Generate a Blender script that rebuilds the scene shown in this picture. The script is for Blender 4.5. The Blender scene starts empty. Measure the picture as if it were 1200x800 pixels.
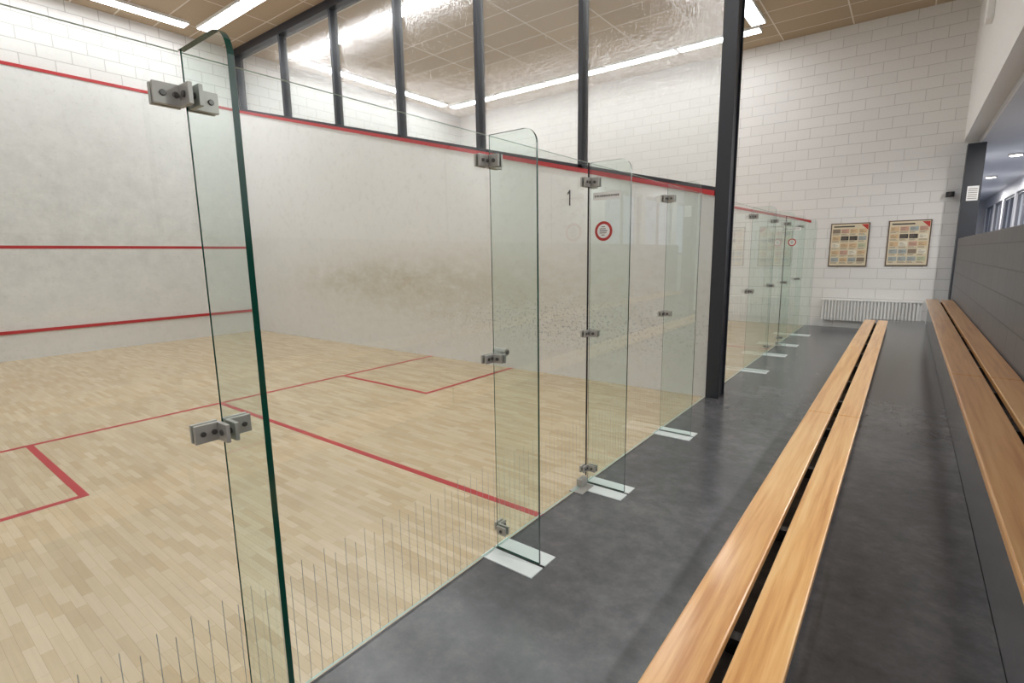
import bpy, bmesh, math, random
from mathutils import Vector, Matrix
random.seed(4)
scene = bpy.context.scene
H = 1.56
GX = -1.633      # glass back wall plane
FX = -11.36      # front wall
SY = 5.6         # side wall court 1
EY = 12.4        # end wall
RX = 0.61        # right wall
CZ = 5.78        # ceiling
BY = -3.0        # room back
GB = 2.1         # gallery back wall
GE = 26          # gallery end
# ------------------------------------------------ node helpers
def newmat(name):
    m = bpy.data.materials.new(name); m.use_nodes = True
    nt = m.node_tree
    for n in list(nt.nodes): nt.nodes.remove(n)
    out = nt.nodes.new('ShaderNodeOutputMaterial')
    return m, nt, out
def N(nt, t, **kw):
    n = nt.nodes.new(t)
    for k, v in kw.items():
        if k.startswith('i_'):
            n.inputs[k[2:].replace('_', ' ')].default_value = v
        else: setattr(n, k, v)
    return n
def c4(c): return (c[0], c[1], c[2], 1)
def srgb(r, g, b):
    f = lambda v: (v/255/12.92) if v/255 <= .04045 else ((v/255+.055)/1.055)**2.4
    return (f(r), f(g), f(b))
def bsdf(nt, out, color=(.8,.8,.8), rough=.5, metal=0, spec=.5, coat=0):
    b = nt.nodes.new('ShaderNodeBsdfPrincipled')
    b.inputs['Base Color'].default_value = c4(color)
    b.inputs['Roughness'].default_value = rough
    b.inputs['Metallic'].default_value = metal
    b.inputs['Specular IOR Level'].default_value = spec
    b.inputs['Coat Weight'].default_value = coat
    nt.links.new(b.outputs[0], out.inputs[0])
    return b
def coords(nt, axes='XYZ', scale=(1,1,1)):
    tc = nt.nodes.new('ShaderNodeTexCoord')
    se = nt.nodes.new('ShaderNodeSeparateXYZ'); nt.links.new(tc.outputs['Object'], se.inputs[0])
    co = nt.nodes.new('ShaderNodeCombineXYZ')
    for i, a in enumerate(axes):
        if a == '0': continue
        if scale[i] == 1:
            nt.links.new(se.outputs[a], co.inputs[i])
        else:
            mu = N(nt, 'ShaderNodeMath', operation='MULTIPLY'); mu.inputs[1].default_value = scale[i]
            nt.links.new(se.outputs[a], mu.inputs[0]); nt.links.new(mu.outputs[0], co.inputs[i])
    return co.outputs[0], se
def noise(nt, vec, scale=5, detail=4, rough=.5):
    n = nt.nodes.new('ShaderNodeTexNoise'); n.inputs['Scale'].default_value = scale
    n.inputs['Detail'].default_value = detail; n.inputs['Roughness'].default_value = rough
    nt.links.new(vec, n.inputs['Vector']); return n.outputs[0]
def ramp(nt, fac, stops):
    r = nt.nodes.new('ShaderNodeValToRGB')
    els = r.color_ramp.elements
    while len(els) < len(stops): els.new(.5)
    for e, (p, c) in zip(els, stops):
        e.position = p; e.color = c4(c) if not isinstance(c, (int, float)) else (c, c, c, 1)
    nt.links.new(fac, r.inputs[0]); return r.outputs[0]
def mix(nt, fac, a, b, blend='MIX'):
    m = nt.nodes.new('ShaderNodeMix'); m.data_type = 'RGBA'; m.blend_type = blend
    for sock, v in ((m.inputs[0], fac), (m.inputs[6], a), (m.inputs[7], b)):
        if isinstance(v, bpy.types.NodeSocket): nt.links.new(v, sock)
        elif isinstance(v, (int, float)): sock.default_value = v
        else: sock.default_value = c4(v)
    return m.outputs[2]
def math_(nt, op, a, b=None):
    m = N(nt, 'ShaderNodeMath', operation=op)
    for i, v in enumerate((a, b)):
        if v is None: continue
        if isinstance(v, bpy.types.NodeSocket): nt.links.new(v, m.inputs[i])
        else: m.inputs[i].default_value = v
    return m.outputs[0]
def bump(nt, b, h, strength=.2, dist=.01):
    n = nt.nodes.new('ShaderNodeBump'); n.inputs['Strength'].default_value = strength
    n.inputs['Distance'].default_value = dist
    nt.links.new(h, n.inputs['Height']); nt.links.new(n.outputs[0], b.inputs['Normal'])
def brick(nt, vec, c1, c2, mort, w, h, ms, offset=.5, bias=0):
    b = nt.nodes.new('ShaderNodeTexBrick')
    b.inputs['Scale'].default_value = 1
    b.inputs['Color1'].default_value = c4(c1); b.inputs['Color2'].default_value = c4(c2)
    b.inputs['Mortar'].default_value = c4(mort)
    b.inputs['Brick Width'].default_value = w; b.inputs['Row Height'].default_value = h
    b.inputs['Mortar Size'].default_value = ms; b.inputs['Mortar Smooth'].default_value = .1
    b.inputs['Bias'].default_value = bias
    b.offset = offset
    nt.links.new(vec, b.inputs['Vector']); return b
def simple(name, color, rough=.5, metal=0, spec=.5, nz=.04):
    m, nt, out = newmat(name); b = bsdf(nt, out, color, rough, metal, spec)
    v, _ = coords(nt)
    n = noise(nt, v, 12, 3)
    col = mix(nt, n, tuple(max(0, x*(1-nz)) for x in color), tuple(min(1, x*(1+nz)) for x in color))
    nt.links.new(col, b.inputs['Base Color'])
    return m
# ------------------------------------------------ materials
def mk_parquet():
    m, nt, out = newmat('beech_parquet'); b = bsdf(nt, out, rough=.27, spec=.55)
    v, _ = coords(nt)
    br = brick(nt, v, srgb(219,200,168), srgb(203,180,144), srgb(176,152,120), .24, .042, .0006)
    br.offset_frequency = 2; br.offset = .37
    br2 = brick(nt, v, (1,1,1), (.92,.915,.91), (.96,.96,.96), .72, .084, .0)
    gv, _ = coords(nt, 'XYZ', (1.2, 22, 1))
    g = ramp(nt, noise(nt, gv, 3, 5), [(.3, .9), (.7, 1.0)])
    c = mix(nt, 1.0, br.outputs[0], br2.outputs[0], 'MULTIPLY')
    c = mix(nt, .8, c, g, 'MULTIPLY')
    nt.links.new(c, b.inputs['Base Color'])
    bump(nt, b, noise(nt, v, 14, 3), .03, .004)
    return m
def mk_lino():
    m, nt, out = newmat('grey_linoleum'); b = bsdf(nt, out, rough=.22, spec=.65)
    v, _ = coords(nt)
    n1 = noise(nt, v, 1.3, 5, .6); n2 = noise(nt, v, 9, 8, .75)
    s = math_(nt, 'ADD', math_(nt, 'MULTIPLY', n1, .45), math_(nt, 'MULTIPLY', n2, .55))
    c = ramp(nt, s, [(.34, srgb(72,73,76)), (.5, srgb(92,92,95)), (.66, srgb(116,116,118))])
    nt.links.new(c, b.inputs['Base Color'])
    bump(nt, b, noise(nt, v, 22, 3), .04, .004)
    return m
def mk_block(name, axes, c1, c2, mort, w, h, ms, rough=.6, bs=.5):
    m, nt, out = newmat(name); b = bsdf(nt, out, rough=rough)
    v, _ = coords(nt, axes)
    br = brick(nt, v, c1, c2, mort, w, h, ms)
    n = noise(nt, v, 40, 4)
    c = mix(nt, .12, br.outputs[0], ramp(nt, n, [(.3, .6), (.7, 1.)]), 'MULTIPLY')
    nt.links.new(c, b.inputs['Base Color'])
    bump(nt, b, math_(nt, 'SUBTRACT', 1.0, br.outputs['Fac']), bs, .006)
    return m
def mk_plaster(name, axes, side):
    m, nt, out = newmat(name); b = bsdf(nt, out, rough=.5, spec=.35)
    v, se = coords(nt, axes)
    n1 = noise(nt, v, .9, 6, .6); n2 = noise(nt, v, 9, 5, .7); n3 = noise(nt, v, 30, 3, .7)
    c = mix(nt, n1, srgb(222,222,220), srgb(235,235,234))
    c = mix(nt, ramp(nt, n2, [(.52, 0.), (.72, .35)]), c, srgb(202,201,196))
    c = mix(nt, ramp(nt, n3, [(.64, 0.), (.69, .5)]), c, srgb(182,182,178))
    def gauss(ax, mu, sg):
        d = math_(nt, 'DIVIDE', math_(nt, 'SUBTRACT', se.outputs[ax], mu), sg)
        return math_(nt, 'EXPONENT', math_(nt, 'MULTIPLY', math_(nt, 'MULTIPLY', d, d), -1.0))
    if side:
        g = math_(nt, 'MULTIPLY', gauss('X', -6.5, 2.6), gauss('Z', 1.15, .36))
        sv, _ = coords(nt, 'XZY', (1.0, 1.9, 1))
        f = math_(nt, 'MULTIPLY', g, ramp(nt, noise(nt, sv, 2.2, 9, .8), [(.34, 0.), (.74, 1.)]))
        c = mix(nt, math_(nt, 'MINIMUM', f, .7), c, srgb(168,158,128))
        g = math_(nt, 'MULTIPLY', gauss('X', -5.2, 4.2), gauss('Z', .9, .75))
        f = math_(nt, 'MULTIPLY', g, ramp(nt, noise(nt, sv, 5, 6, .75), [(.3, .12), (.72, .7)]))
        c = mix(nt, f, c, srgb(196,189,168))
        g2 = math_(nt, 'MULTIPLY', gauss('X', -3.5, 1.9), gauss('Z', .68, .3))
        f2 = math_(nt, 'MULTIPLY', g2, ramp(nt, noise(nt, v, 30, 4, .7), [(.54, 0.), (.6, 1.)]))
        c = mix(nt, math_(nt, 'MULTIPLY', f2, .6), c, srgb(120,126,140))
    else:
        g = math_(nt, 'MULTIPLY', gauss('Y', 1.5, 5), gauss('Z', 2.2, 1.8))
        f = math_(nt, 'MULTIPLY', g, ramp(nt, noise(nt, v, 3.0, 8, .75), [(.34, .1), (.66, 1.)]))
        c = mix(nt, math_(nt, 'MULTIPLY', f, .6), c, srgb(184,186,184))
    nt.links.new(c, b.inputs['Base Color'])
    return m
def mk_ceiling():
    m, nt, out = newmat('woodwool_ceiling'); b = bsdf(nt, out, rough=.9, spec=.1)
    v, _ = coords(nt)
    br = brick(nt, v, srgb(194,176,152), srgb(182,164,140), srgb(228,222,212), 1.2, .6, .012, offset=0)
    n = noise(nt, v, 45, 3, .8)
    c = mix(nt, .4, br.outputs[0], ramp(nt, n, [(.3, .65), (.7, 1.)]), 'MULTIPLY')
    nt.links.new(c, b.inputs['Base Color']); return m
def mk_bench(name, a, bcol, cc):
    m, nt, out = newmat(name); b = bsdf(nt, out, rough=.3, coat=.4)
    b.inputs['Coat Roughness'].default_value = .14
    v, _ = coords(nt, 'XYZ', (26, .9, 26))
    n = noise(nt, v, 1.6, 6, .6)
    v2, _ = coords(nt, 'XYZ', (5, .35, 5))
    n2 = noise(nt, v2, 1.3, 3)
    s = math_(nt, 'ADD', math_(nt, 'MULTIPLY', n, .6), math_(nt, 'MULTIPLY', n2, .4))
    nt.links.new(ramp(nt, s, [(.33, a), (.5, bcol), (.68, cc)]), b.inputs['Base Color'])
    bump(nt, b, n, .08, .002)
    return m
def mk_glass(name, tint, f0=.08, rough=0., wavy=False, haze=0):
    m, nt, out = newmat(name)
    tr = N(nt, 'ShaderNodeBsdfTransparent'); tr.inputs[0].default_value = c4(tint)
    gl = N(nt, 'ShaderNodeBsdfGlossy'); gl.inputs['Roughness'].default_value = rough
    gl.inputs[0].default_value = (1, 1, 1, 1)
    lw = N(nt, 'ShaderNodeLayerWeight'); lw.inputs[0].default_value = .5
    p = math_(nt, 'POWER', lw.outputs['Facing'], 5.0)
    fac = math_(nt, 'ADD', math_(nt, 'MULTIPLY', p, 1-f0), f0)
    base = tr.outputs[0]
    if haze:
        df = N(nt, 'ShaderNodeBsdfTranslucent'); df.inputs[0].default_value = (.85,.87,.87,1)
        d2 = N(nt, 'ShaderNodeBsdfDiffuse'); d2.inputs[0].default_value = (.85,.87,.87,1)
        mm = N(nt, 'ShaderNodeMixShader'); mm.inputs[0].default_value = .5
        nt.links.new(df.outputs[0], mm.inputs[1]); nt.links.new(d2.outputs[0], mm.inputs[2])
        m2 = N(nt, 'ShaderNodeMixShader'); m2.inputs[0].default_value = haze
        nt.links.new(tr.outputs[0], m2.inputs[1]); nt.links.new(mm.outputs[0], m2.inputs[2]); base = m2.outputs[0]
    ms = N(nt, 'ShaderNodeMixShader')
    nt.links.new(fac, ms.inputs[0]); nt.links.new(base, ms.inputs[1]); nt.links.new(gl.outputs[0], ms.inputs[2])
    nt.links.new(ms.outputs[0], out.inputs[0])
    if wavy:
        v, _ = coords(nt, 'XZY', (34, 9, 1))
        n = noise(nt, v, 1.0, 3, .7)
        bm = N(nt, 'ShaderNodeBump'); bm.inputs['Strength'].default_value = .8; bm.inputs['Distance'].default_value = .006
        nt.links.new(n, bm.inputs['Height']); nt.links.new(bm.outputs[0], gl.inputs['Normal'])
    return m
def emit(name, col, s):
    m, nt, out = newmat(name)
    e = N(nt, 'ShaderNodeEmission'); e.inputs[0].default_value = c4(col); e.inputs[1].default_value = s
    nt.links.new(e.outputs[0], out.inputs[0]); return m
M = {}
M['parquet'] = mk_parquet(); M['lino'] = mk_lino()
M['block_xz'] = mk_block('white_block_xz', 'XZY', srgb(232,230,227), srgb(228,226,223), srgb(202,199,195), .45, .2, .005)
M['block_yz'] = mk_block('white_block_yz', 'YZX', srgb(226,225,223), srgb(223,222,220), srgb(194,192,189), .45, .2, .007)
M['tile'] = mk_block('dark_tile_wall', 'YZX', srgb(92,92,98), srgb(86,86,92), srgb(62,62,66), .4, .2, .006, .45, .4)
M['plaster_side'] = mk_plaster('court_plaster_side', 'XZY', True)
M['plaster_front'] = mk_plaster('court_plaster_front', 'YZX', False)
M['ceil'] = mk_ceiling()
M['white'] = simple('white_paint', srgb(228,227,225), .6)
M['gceil'] = simple('grey_gallery_ceiling', srgb(196,197,202), .45)
M['glight'] = simple('gallery_wall_paint', srgb(190,190,194), .5)
M['dgrey'] = simple('dark_grey_paint', srgb(90,90,96), .5)
M['steel_dark'] = simple('anthracite_steel', srgb(44,47,54), .38)
M['black'] = simple('black_rubber', srgb(18,18,20), .5)
M['red'] = simple('court_line_red', srgb(182,44,48), .5)
M['steel'] = simple('brushed_steel', srgb(176,173,168), .36, .3)
M['bolt'] = simple('bolt_steel', srgb(96,94,92), .3, .5)
M['plate'] = simple('base_plate_white', srgb(230,236,236), .35)
M['frit'] = simple('frit_line', srgb(165,165,162), .5)
M['edge'] = simple('glass_edge_green', srgb(10,66,54), .15)
M['edge2'] = simple('glass_edge_light', srgb(170,196,188), .2)
M['glass'] = mk_glass('court_glass', (.955,.982,.97), .05)
M['finglass'] = mk_glass('fin_glass', (.865,.935,.908), .06)
M['glazing'] = mk_glass('glazing_glass', (.93,.96,.95), .18, .12, True, .14)
M['lamp'] = emit('lamp_diffuser', (.97, .985, 1), 17.5)
M['spot'] = emit('downlight_diffuser', (1, .97, .93), 14)
M['benchA'] = mk_bench('varnished_pine', srgb(190,132,74), srgb(220,170,110), srgb(235,198,140))
M['benchB'] = mk_bench('varnished_pine_dark', srgb(182,122,68), srgb(212,158,100), srgb(226,182,124))
M['rad'] = simple('radiator_enamel', srgb(232,231,228), .35)
M['paper'] = simple('poster_paper', srgb(216,204,176), .6)
M['paperw'] = simple('paper_white', srgb(240,240,238), .6)
M['paperc'] = simple('paper_cream', srgb(228,222,204), .6)
M['frame'] = simple('poster_frame', srgb(84,60,44), .4)
M['ink'] = simple('poster_ink', srgb(60,54,52), .6)
M['inks'] = simple('poster_ink_soft', srgb(136,122,106), .6)
M['inkr'] = simple('poster_ink_red', srgb(186,54,48), .6)
M['inkp'] = simple('poster_ink_pink', srgb(200,158,138), .6)
M['inkb'] = simple('poster_ink_blue', srgb(164,172,172), .6)
M['inko'] = simple('poster_ink_orange', srgb(212,182,142), .6)
M['inkg'] = simple('poster_ink_green', srgb(190,194,162), .6)
# ------------------------------------------------ mesh builder
class MB:
    def __init__(s): s.v = []; s.f = []; s.m = []; s.mats = []
    def mi(s, k):
        if k not in s.mats: s.mats.append(k)
        return s.mats.index(k)
    def face(s, pts, k):
        b = len(s.v); s.v += [tuple(p) for p in pts]; s.f.append(list(range(b, b+len(pts)))); s.m.append(s.mi(k))
    def box(s, x0, x1, y0, y1, z0, z1, k):
        b = len(s.v)
        s.v += [(x0,y0,z0),(x1,y0,z0),(x1,y1,z0),(x0,y1,z0),(x0,y0,z1),(x1,y0,z1),(x1,y1,z1),(x0,y1,z1)]
        for f in ((0,3,2,1),(4,5,6,7),(0,1,5,4),(1,2,6,5),(2,3,7,6),(3,0,4,7)):
            s.f.append([b+i for i in f]); s.m.append(s.mi(k))
    def prism(s, pts2, axis, a, b_, k):   # polygon in plane, extruded along axis
        def P(p, t):
            return {'x': (t, p[0], p[1]), 'y': (p[0], t, p[1]), 'z': (p[0], p[1], t)}[axis]
        n = len(pts2); b = len(s.v)
        s.v += [P(p, a) for p in pts2] + [P(p, b_) for p in pts2]
        s.f.append(list(range(b, b+n))[::-1]); s.m.append(s.mi(k))
        s.f.append(list(range(b+n, b+2*n))); s.m.append(s.mi(k))
        for i in range(n):
            j = (i+1) % n
            s.f.append([b+i, b+j, b+n+j, b+n+i]); s.m.append(s.mi(k))
    def cyl(s, c, r, axis, a, b_, k, n=20):
        s.prism([(c[0]+r*math.cos(2*math.pi*i/n), c[1]+r*math.sin(2*math.pi*i/n)) for i in range(n)], axis, a, b_, k)
    def strip(s, pts2, axis, a, b_, k, skip=()):   # outline band only
        def P(p, t):
            return {'x': (t, p[0], p[1]), 'y': (p[0], t, p[1])}[axis]
        n = len(pts2); b = len(s.v)
        s.v += [P(p, a) for p in pts2] + [P(p, b_) for p in pts2]
        for i in range(n):
            if i in skip: continue
            j = (i+1) % n
            s.f.append([b+i, b+j, b+n+j, b+n+i]); s.m.append(s.mi(k))
    def done(s, name, parent=None, bevel=0, fix=True):
        me = bpy.data.meshes.new(name); me.from_pydata(s.v, [], s.f)
        for k in s.mats: me.materials.append(M[k])
        for p, i in zip(me.polygons, s.m): p.material_index = i
        if fix:
            bm = bmesh.new(); bm.from_mesh(me); bmesh.ops.recalc_face_normals(bm, faces=bm.faces); bm.to_mesh(me); bm.free()
        o = bpy.data.objects.new(name, me); scene.collection.objects.link(o)
        if parent: o.parent = parent
        if bevel:
            md = o.modifiers.new('bevel', 'BEVEL'); md.width = bevel; md.segments = 2; md.limit_method = 'ANGLE'
        return o
def empty(name):
    e = bpy.data.objects.new(name, None); scene.collection.objects.link(e); return e
# ------------------------------------------------ room shell
b = MB(); b.box(GX, GB+.2, BY, GE+.2, -.1, 0, 'lino'); b.done('floor')
C1 = (-0.8, SY); C2 = (SY+.2, EY)
for (y0, y1) in (C1, C2):
    b = MB(); b.box(FX, GX, y0, y1, -.1, 0, 'parquet')
    t = .0015; xs = FX+5.44; w = .05
    b.box(xs, xs+w, y0, y1, 0, t, 'red')
    ym = (y0+y1)/2 if y1 != EY else (y0+12.2)/2
    b.box(xs+w, GX, ym-w/2, ym+w/2, 0, t, 'red')
    for (ya, yb, yl) in ((y0, y0+1.6, y0+1.6), (y1-1.6, y1, y1-1.6-w)):
        b.box(xs+w, xs+1.6, yl, yl+w, 0, t, 'red')
        b.box(xs+1.6, xs+1.6+w, min(ya, yl), max(yb, yl+w), 0, t, 'red')
    b.done('court_floor')
b = MB()
b.box(FX-.2, FX, BY, EY, 0, CZ, 'block_yz')
b.done('wall_front')
b = MB()
for (y0, y1) in (C1, C2):
    b.box(FX, FX+.02, y0, y1, 0, 4.57, 'plaster_front')
    b.box(FX, FX+.045, y0, y1, .43, .48, 'red')
    b.box(FX, FX+.024, y0, y1, 1.78, 1.83, 'red')
    b.box(FX, FX+.03, y0, y1, 4.57, 4.62, 'red')
b.done('squash_front_wall_panel')
zA, zB = 4.57, 2.13
def sz(x): return zA+(zB-zA)*(x-FX)/(GX-FX)
b = MB(); b.prism([(FX, 0), (GX, 0), (GX, zB), (FX, zA)], 'y', SY, SY+.2, 'plaster_side')
b.done('wall_side')
b = MB(); b.prism([(FX+.03, sz(FX+.03)), (GX, zB), (GX, zB+.05), (FX+.03, sz(FX+.03)+.05)], 'y', SY-.02, SY+.22, 'red')
b.done('trim_1')
b = MB(); b.box(FX, GX, -1.0, -.8, 0, CZ, 'white'); b.done('wall_near')
b = MB(); b.box(FX-.2, RX+.2, EY, EY+.2, 0, CZ, 'block_xz'); b.done('wall_end')
b = MB(); b.prism([(FX+.03, 4.57), (GX-.02, 2.13), (GX-.02, 2.18), (FX+.03, 4.62)], 'y', EY-.02, EY, 'red'); b.done('trim_2')
b = MB(); b.box(FX-.2, GB+.2, BY-.2, BY, 0, CZ, 'white'); b.done('wall_back')
b = MB(); b.box(FX-.2, RX+.2, BY-.2, EY+.2, CZ, CZ+.1, 'ceil'); b.done('ceiling')
b = MB(); b.box(RX, RX+.2, BY, EY, 3.42, CZ, 'white'); b.done('wall_right_upper')
b = MB(); b.box(RX, RX+.14, BY, 10.9, 0, 1.72, 'tile'); b.done('wall_right_lower', bevel=.008)
# gallery behind the opening
b = MB(); b.box(RX+.2, GB+.2, BY, GE+.2, 3.3, 3.42, 'gceil'); b.done('ceiling_gallery')
WZ0, WZ1 = 1.5, 2.98
b = MB()
b.box(GB, GB+.2, BY, GE, 0, WZ0, 'glight'); b.box(GB, GB+.2, BY, GE, WZ1, 3.3, 'glight')
y = BY
wins = []
while y < GE:
    ye = min(y+2.2, GE)
    if y > 9.5:
        b.box(GB, GB+.2, y, y+.25, WZ0, WZ1, 'glight'); wins.append((y+.25, ye))
    else: b.box(GB, GB+.2, y, ye, WZ0, WZ1, 'glight')
    y += 2.2
b.done('wall_gallery')
b = MB(); b.box(RX, GB+.2, GE, GE+.2, 0, 3.42, 'glight'); b.done('wall_gallery_end')
b = MB(); b.box(RX, RX+.2, EY+.2, GE, 0, 3.42, 'glight'); b.done('wall_gallery_side')
for i, (ya, yb) in enumerate(wins):
    b = MB()
    for (a, c_) in ((ya, ya+.05), ((ya+yb)/2-.025, (ya+yb)/2+.025), (yb-.05, yb)):
        b.box(GB+.04, GB+.1, a, c_, WZ0, WZ1, 'dgrey')
    b.box(GB+.04, GB+.1, ya, yb, WZ0, WZ0+.06, 'dgrey'); b.box(GB+.04, GB+.1, ya, yb, WZ1-.06, WZ1, 'dgrey')
    b.face([(GB+.07, ya, WZ0), (GB+.07, yb, WZ0), (GB+.07, yb, WZ1), (GB+.07, ya, WZ1)], 'glass')
    b.done('window_%d' % (i+1), fix=False)
for yy in (-1.3, 2.5, 6.3, 10.0, 13.8, 17.6, 21.4):
    par = empty('gallery_downlight')
    b = MB(); b.cyl((1.45, yy), .12, 'z', 3.27, 3.3, 'steel', 24); b.cyl((1.45, yy), .09, 'z', 3.262, 3.27, 'spot', 24); b.done('housing', par)
    ld = bpy.data.lights.new('bulb', 'AREA'); ld.shape = 'DISK'; ld.size = .16; ld.energy = 58; ld.color = (1, .98, .95)
    lo = bpy.data.objects.new('bulb', ld); scene.collection.objects.link(lo); lo.location = (1.45, yy, 3.255); lo.parent = par
# ------------------------------------------------ glazed partition above side wall
par = empty('glazed_partition')
mx = [GX-1.6*i for i in range(1, 6)]+[FX+.05]
yc = SY+.1
b = MB()
zt = 5.64
for x in mx:
    b.box(x-.03, x+.03, SY+.02, SY+.16, sz(x)+.03, zt, 'steel_dark')
b.box(FX, GX, SY+.0, SY+.18, zt, CZ, 'steel_dark')
x0 = FX+.03
b.prism([(x0, sz(x0)+.05), (GX, zB+.05), (GX, zB+.09), (x0, sz(x0)+.09)], 'y', SY+.02, SY+.16, 'steel_dark')
b.done('frame', par)
b = MB(); ed = [GX]+mx
for i in range(6):
    xa, xb = ed[i+1]+.03, ed[i]-.03
    b.face([(xa, yc, sz(xa)+.09), (xb, yc, sz(xb)+.09), (xb, yc, zt), (xa, yc, zt)], 'glazing')
b.done('panes', par, fix=False)
def hbeam(name, x0, x1, y0, y1, z0, z1, t=.02):
    b = MB()
    b.box(x0, x1, y0, y0+t, z0, z1, 'steel_dark'); b.box(x0, x1, y1-t, y1, z0, z1, 'steel_dark')
    xm = (x0+x1)/2
    b.box(xm-.05, xm+.05, y0+t, y1-t, z0, z1, 'steel_dark')
    return b.done(name, bevel=.003)
hbeam('steel_column', -1.63, -1.49, SY-.01, SY+.21, 0, CZ)
b = MB(); b.box(RX+.03, RX+.27, 11.9, 12.14, 0, 3.3, 'steel_dark')
b.done('steel_column', bevel=.004)
b = MB(); b.box(RX+.09, RX+.24, 11.893, 11.9, 2.36, 2.6, 'paperw')
for k in range(6): b.box(RX+.105, RX+.225, 11.890, 11.893, 2.39+.032*k, 2.4+.032*k, 'inks')
b.done('notice_sheet')
# ------------------------------------------------ glass back walls
GT = 2.12
def plate(b, yc_, zc, d=1, hw=.028, L=.08):
    a, c_ = (yc_-L, yc_-.008) if d < 0 else (yc_+.008, yc_+L)
    b.box(GX-.018, GX-.006, a, c_, zc-hw, zc+hw, 'steel'); b.box(GX+.006, GX+.018, a, c_, zc-hw, zc+hw, 'steel')
    for q in (.3, .72):
        yy = a+(c_-a)*q
        b.cyl((yy, zc), .008, 'x', GX-.023, GX+.023, 'bolt', 14)
def fitting(b, yc_, zc, big=True, sides=(-1, 1)):
    hw = .028 if big else .022
    for d in sides: plate(b, yc_, zc, d, hw, .082 if big else .068)
    for sg in (-1, 1):
        ya, yb = (yc_+.007, yc_+.019) if sg > 0 else (yc_-.019, yc_-.007)
        b.box(GX+.018, GX+.075, ya, yb, zc-hw, zc+hw, 'steel')
    b.cyl((GX+.048, zc), .009, 'y', yc_-.024, yc_+.024, 'bolt', 14)
def fin(name, y, par, first):
    b = MB(); xa, xb = GX+.010, -1.35; r = .07; T = .0085 if first else .0065
    pts = [(xa, .012), (xb, .012)]+[(xb-r+r*math.cos(t*math.pi/16), GT-r+r*math.sin(t*math.pi/16)) for t in range(0, 9)]+[(xa, GT)]
    b.face([(p[0], y, p[1]) for p in pts], 'finglass')
    n = len(pts)
    b.strip(pts, 'y', y-T, y+T, 'edge', skip=(n-1,))
    b.box(xa-.001, xa, y-.002, y+.002, .012, GT, 'edge')
    return b.done(name, par, fix=False)
def court_glass(y0, y1, fins, num):
    par = empty('glass_back_wall')
    ya_list = [y0]+fins+[y1-.01]
    for i in range(5):
        a, c_ = ya_list[i]+.002, ya_list[i+1]-.002
        b = MB()
        z0 = .01
        pts = [(a, z0), (c_, z0), (c_, GT), (a, GT)]
        b.face([(GX, p[0], p[1]) for p in pts], 'glass')
        b.strip(pts, 'x', GX-.005, GX+.005, 'edge2', skip=(1, 3))
        b.done('door_panel' if i == 2 else 'glass_panel_%d' % (i+1), par, fix=False)
    b = MB(); y = y0+.05; k = 0
    while y < y1-.03:
        top = .5 if k % 2 == 0 else .46
        b.face([(GX+.0075, y, .02), (GX+.0075, y+.0022, .02), (GX+.0075, y+.0022, top), (GX+.0075, y, top)], 'frit')
        y += .045; k += 1
    b.done('frit_lines', par, fix=False)
    for i, f in enumerate(fins):
        fin('fin_%d' % (i+1), f, par, i == 0)
        b = MB()
        b.box(GX-.015, -1.325, f-.11, f-.009, 0, .006, 'plate'); b.box(GX-.015, -1.325, f+.009, f+.11, 0, .006, 'plate')
        b.box(GX-.015, -1.325, f-.009, f+.009, 0, .004, 'black')
        b.done('base_plate_%d' % (i+1), par, bevel=.001)
        b = MB()
        fitting(b, f, 2.0, True); fitting(b, f, 1.05, i == 0)
        if i in (1, 2):
            fitting(b, f, .12, False, sides=((1,) if i == 1 else (-1,)))
        b.done('patch_fitting_%d' % (i+1), par, bevel=.0015)
    b = MB()
    f3 = fins[2]
    b.box(GX-.02, GX+.02, f3-.1, f3-.02, .012, .06, 'steel'); b.box(GX-.03, GX+.07, f3-.18, f3-.02, 0, .008, 'steel')
    b.box(GX-.005, GX+.005, f3-.011, f3-.005, .06, GT, 'black')
    b.cyl((fins[1]+.07, 1.07), .02, 'x', GX-.04, GX+.04, 'steel', 20)
    b.cyl((fins[1]+.07, 1.07), .011, 'x', GX-.046, GX+.046, 'bolt', 16)
    b.done('door_hardware', par, bevel=.001)
    b = MB(); yn = f3-.27; zn = 1.845; xx = GX+.009
    if num == 1:
        pts = [(yn+.012, zn), (yn+.026, zn), (yn+.026, zn+.09), (yn+.014, zn+.09), (yn-.008, zn+.07), (yn-.008, zn+.058), (yn+.012, zn+.07)]
        b.face([(xx, p[0], p[1]) for p in pts], 'black')
    else:
        for (a0, a1, c0, c1) in ((0,.05,.078,.09),(.038,.05,.045,.078),(0,.05,.04,.052),(0,.012,.01,.04),(0,.05,0,.012)):
            b.face([(xx, yn+a0, zn+c0), (xx, yn+a1, zn+c0), (xx, yn+a1, zn+c1), (xx, yn+a0, zn+c1)], 'black')
    b.done('court_number', par, fix=False)
    b = MB(); cx, cz_ = -1.525, 1.70; yy = f3-.0075
    b.cyl((cx, cz_), .060, 'y', yy-.001, yy, 'inkr', 40)
    b.cyl((cx, cz_), .043, 'y', yy-.002, yy-.001, 'paperw', 40)
    for k in range(5):
        w = .026 if k in (1, 2, 3) else .014
        b.box(cx-w, cx+w*(.6+.4*((k*7) % 3)/2), yy-.0028, yy-.002, cz_-.026+k*.0125, cz_-.021+k*.0125, 'inks' if k != 2 else 'ink')
    b.done('round_prohibition_sticker', par)
    b = MB(); b.box(-1.60, -1.41, yy-.001, yy, 1.890, 1.936, 'paperw')
    x = -1.588
    while x < -1.425:
        w = random.uniform(.003, .006); b.box(x, x+w, yy-.002, yy-.001, 1.907, 1.919, 'ink'); x += w+.005
    b.done('text_sticker', par)
court_glass(C1[0], C1[1], [.66, 1.97, 2.96, 4.27], 1)
court_glass(C2[0], C2[1], [7.22, 8.53, 9.56, 10.87], 2)
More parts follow.
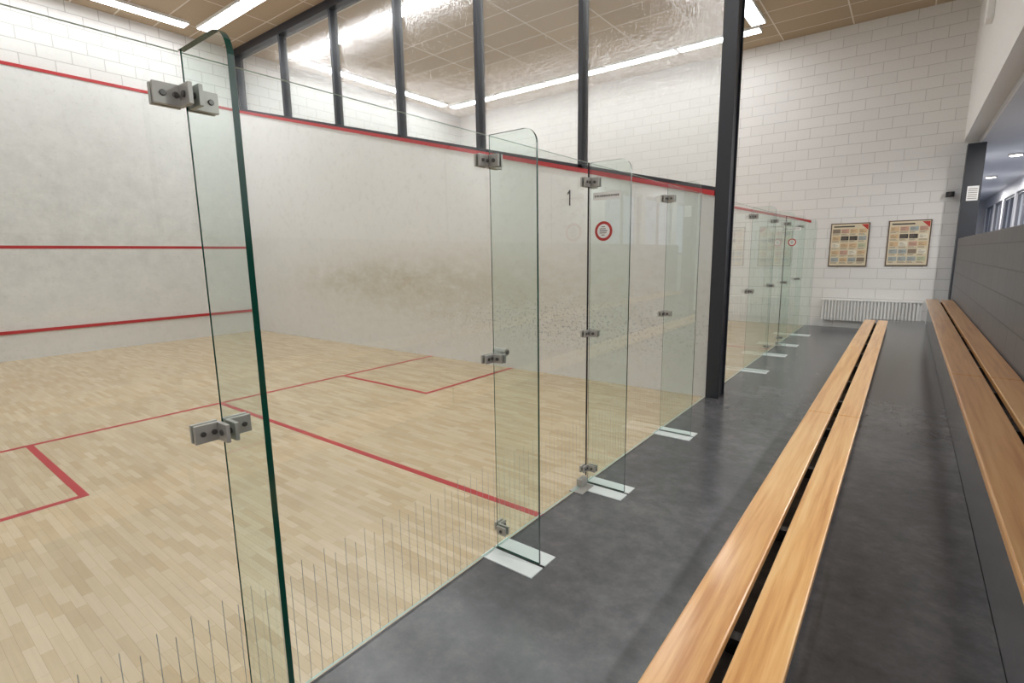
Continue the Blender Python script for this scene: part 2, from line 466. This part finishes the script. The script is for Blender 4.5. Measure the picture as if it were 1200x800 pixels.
# ------------------------------------------------ lights
def loop(x0, x1, y0, y1):
    b = MB(); w = .26; z = CZ
    def seg(ax0, ax1, ay0, ay1):
        b.box(ax0, ax1, ay0, ay1, z-.05, z, 'rad')
        b.box(ax0+.015, ax1-.015, ay0+.015, ay1-.015, z-.056, z-.05, 'lamp')
    n = 5; L = (x1-x0)/n
    for i in range(n):
        for yy in (y0, y1): seg(x0+i*L+.02, x0+(i+1)*L-.02, yy-w/2, yy+w/2)
    n = 3; L = (y1-y0-2*w)/n
    for i in range(n):
        for xx in (x0, x1): seg(xx-w/2, xx+w/2, y0+w+i*L+.02, y0+w+(i+1)*L-.02)
    return b.done('ceiling_light_frame')
loop(-10.75, -2.6, 0., 4.8)
loop(-10.75, -2.6, 6.6, 11.4)
# ------------------------------------------------ tiers + benches
b = MB(); b.box(-.44, .333, BY+.002, 11.3, 0, .33, 'lino'); b.done('seating_platform')
b = MB(); b.box(.335, RX-.002, BY+.002, 10.9, 0, .70, 'lino'); b.done('seating_riser')
def bench(planks, ztop, zbase, mats, xf0, xf1):
    par = empty('wooden_bench')
    js = [-2.05, 1.05, 4.15, 7.25, 10.3]
    k = 0
    for (xa, xb) in planks:
        for i in range(4):
            b = MB(); b.box(xa, xb, js[i]+.003, js[i+1]-.003, ztop-.032, ztop, mats[k % len(mats)])
            k += 1
            b.done('plank_%d' % k, par, bevel=.006)
    b = MB()
    y = -1.6
    while y < 10.2:
        b.box(xf0, xf1, y, y+.04, ztop-.052, ztop-.032, 'black')
        b.box(xf0+.06, xf1-.04, y+.005, y+.035, zbase, ztop-.052, 'black'); y += .78
    b.done('brackets', par)
bench([(-.48, -.332), (-.298, -.165)], .42, .33, ['benchA'], -.47, -.175)
bench([(.278, .434), (.462, .604)], .79, .70, ['benchB'], .285, .60)
# ------------------------------------------------ radiator
b = MB(); xa, xb = -1.33, .3
b.box(xa, xb, EY-.1, EY-.03, .15, .56, 'rad')
x = xa+.01
while x < xb-.03:
    b.box(x, x+.03, EY-.135, EY-.1, .16, .55, 'rad'); x += .055
b.box(xa-.005, xb+.005, EY-.14, EY-.025, .555, .585, 'rad')
for xx in (xa+.2, xb-.2): b.box(xx, xx+.04, EY-.03, EY-.001, .25, .5, 'rad')
b.cyl((xb+.03, EY-.07), .012, 'z', 0, .2, 'steel'); b.box(xb, xb+.045, EY-.085, EY-.055, .18, .23, 'steel')
b.done('panel_radiator', bevel=.004)
# ------------------------------------------------ posters
def poster(x0, x1, z0, z1, seed):
    rnd = random.Random(seed)
    b = MB(); y = EY
    b.box(x0, x1, y-.025, y-.001, z0, z1, 'frame')
    b.box(x0+.018, x1-.018, y-.028, y-.025, z0+.018, z1-.018, 'paper')
    W, Hh = x1-x0, z1-z0
    def r(u0, u1, v0, v1, k, d=.03): b.box(x0+u0*W, x0+u1*W, y-d, y-.028, z0+v0*Hh, z0+v1*Hh, k)
    r(.08, .62, .905, .935, 'ink')
    b.prism([(x0+.78*W, z1-.03), (x1-.025, z1-.03), (x1-.025, z1-.14)], 'y', y-.03, y-.028, 'inkr')
    for i in range(4):
        for j in range(5):
            u, v = .06+i*.225, .06+j*.165
            k = rnd.choice(['inko', 'inkg', 'inkp', 'inkb', 'inks', 'paperc', 'inko', 'paperc'])
            if j == 3 and i in (1, 2): k = 'ink'
            r(u, u+.2, v+.05, v+.145, k)
            for q in range(3):
                r(u+.015, u+rnd.uniform(.08, .18), v+.065+q*.025, v+.073+q*.025, 'inks', .031)
            for q in range(2):
                r(u, u+rnd.uniform(.12, .2), v+.01+q*.018, v+.018+q*.018, 'inks')
    return b.done('framed_poster')
poster(-1.29, -.64, 1.24, 2.09, 3)
poster(-.345, .30, 1.25, 2.1, 8)
b = MB()
b.box(.50, .56, EY-.02, EY, 2.48, 2.56, 'black'); b.box(.52, .54, EY-.08, EY-.02, 2.51, 2.53, 'black')
b.box(.44, .56, EY-.16, EY-.07, 2.47, 2.56, 'black'); b.cyl((.5, 2.515), .03, 'y', EY-.18, EY-.16, 'ink')
b.done('security_camera', bevel=.004)
b = MB(); b.box(RX-.07, RX, 9.55, 9.8, 4.5, 4.78, 'rad'); b.box(RX-.078, RX-.07, 9.58, 9.77, 4.53, 4.75, 'paperw'); b.done('wall_speaker', bevel=.01)
# ------------------------------------------------ world
w = bpy.data.worlds.new('World'); scene.world = w; w.use_nodes = True
bg = w.node_tree.nodes['Background']; bg.inputs[0].default_value = (.62, .72, .95, 1); bg.inputs[1].default_value = .9
# ------------------------------------------------ camera
Yc = Vector((465, -108, 602)).normalized(); Xc = -Vector((-800, -89, 602)).normalized()
Xc = (Xc-Yc*Xc.dot(Yc)).normalized(); Zc = Xc.cross(Yc)
right = Vector((Xc[0], Yc[0], Zc[0])); down = Vector((Xc[1], Yc[1], Zc[1])); fwd = Vector((Xc[2], Yc[2], Zc[2]))
R = Matrix((right, -down, -fwd)).transposed()
cd = bpy.data.cameras.new('Camera'); cd.lens = 18.06; cd.sensor_width = 36; cd.clip_start = .05
co = bpy.data.objects.new('Camera', cd); scene.collection.objects.link(co)
co.matrix_world = Matrix.Translation((0, 0, H)) @ R.to_4x4()
scene.camera = co
scene.view_settings.view_transform = 'Standard'
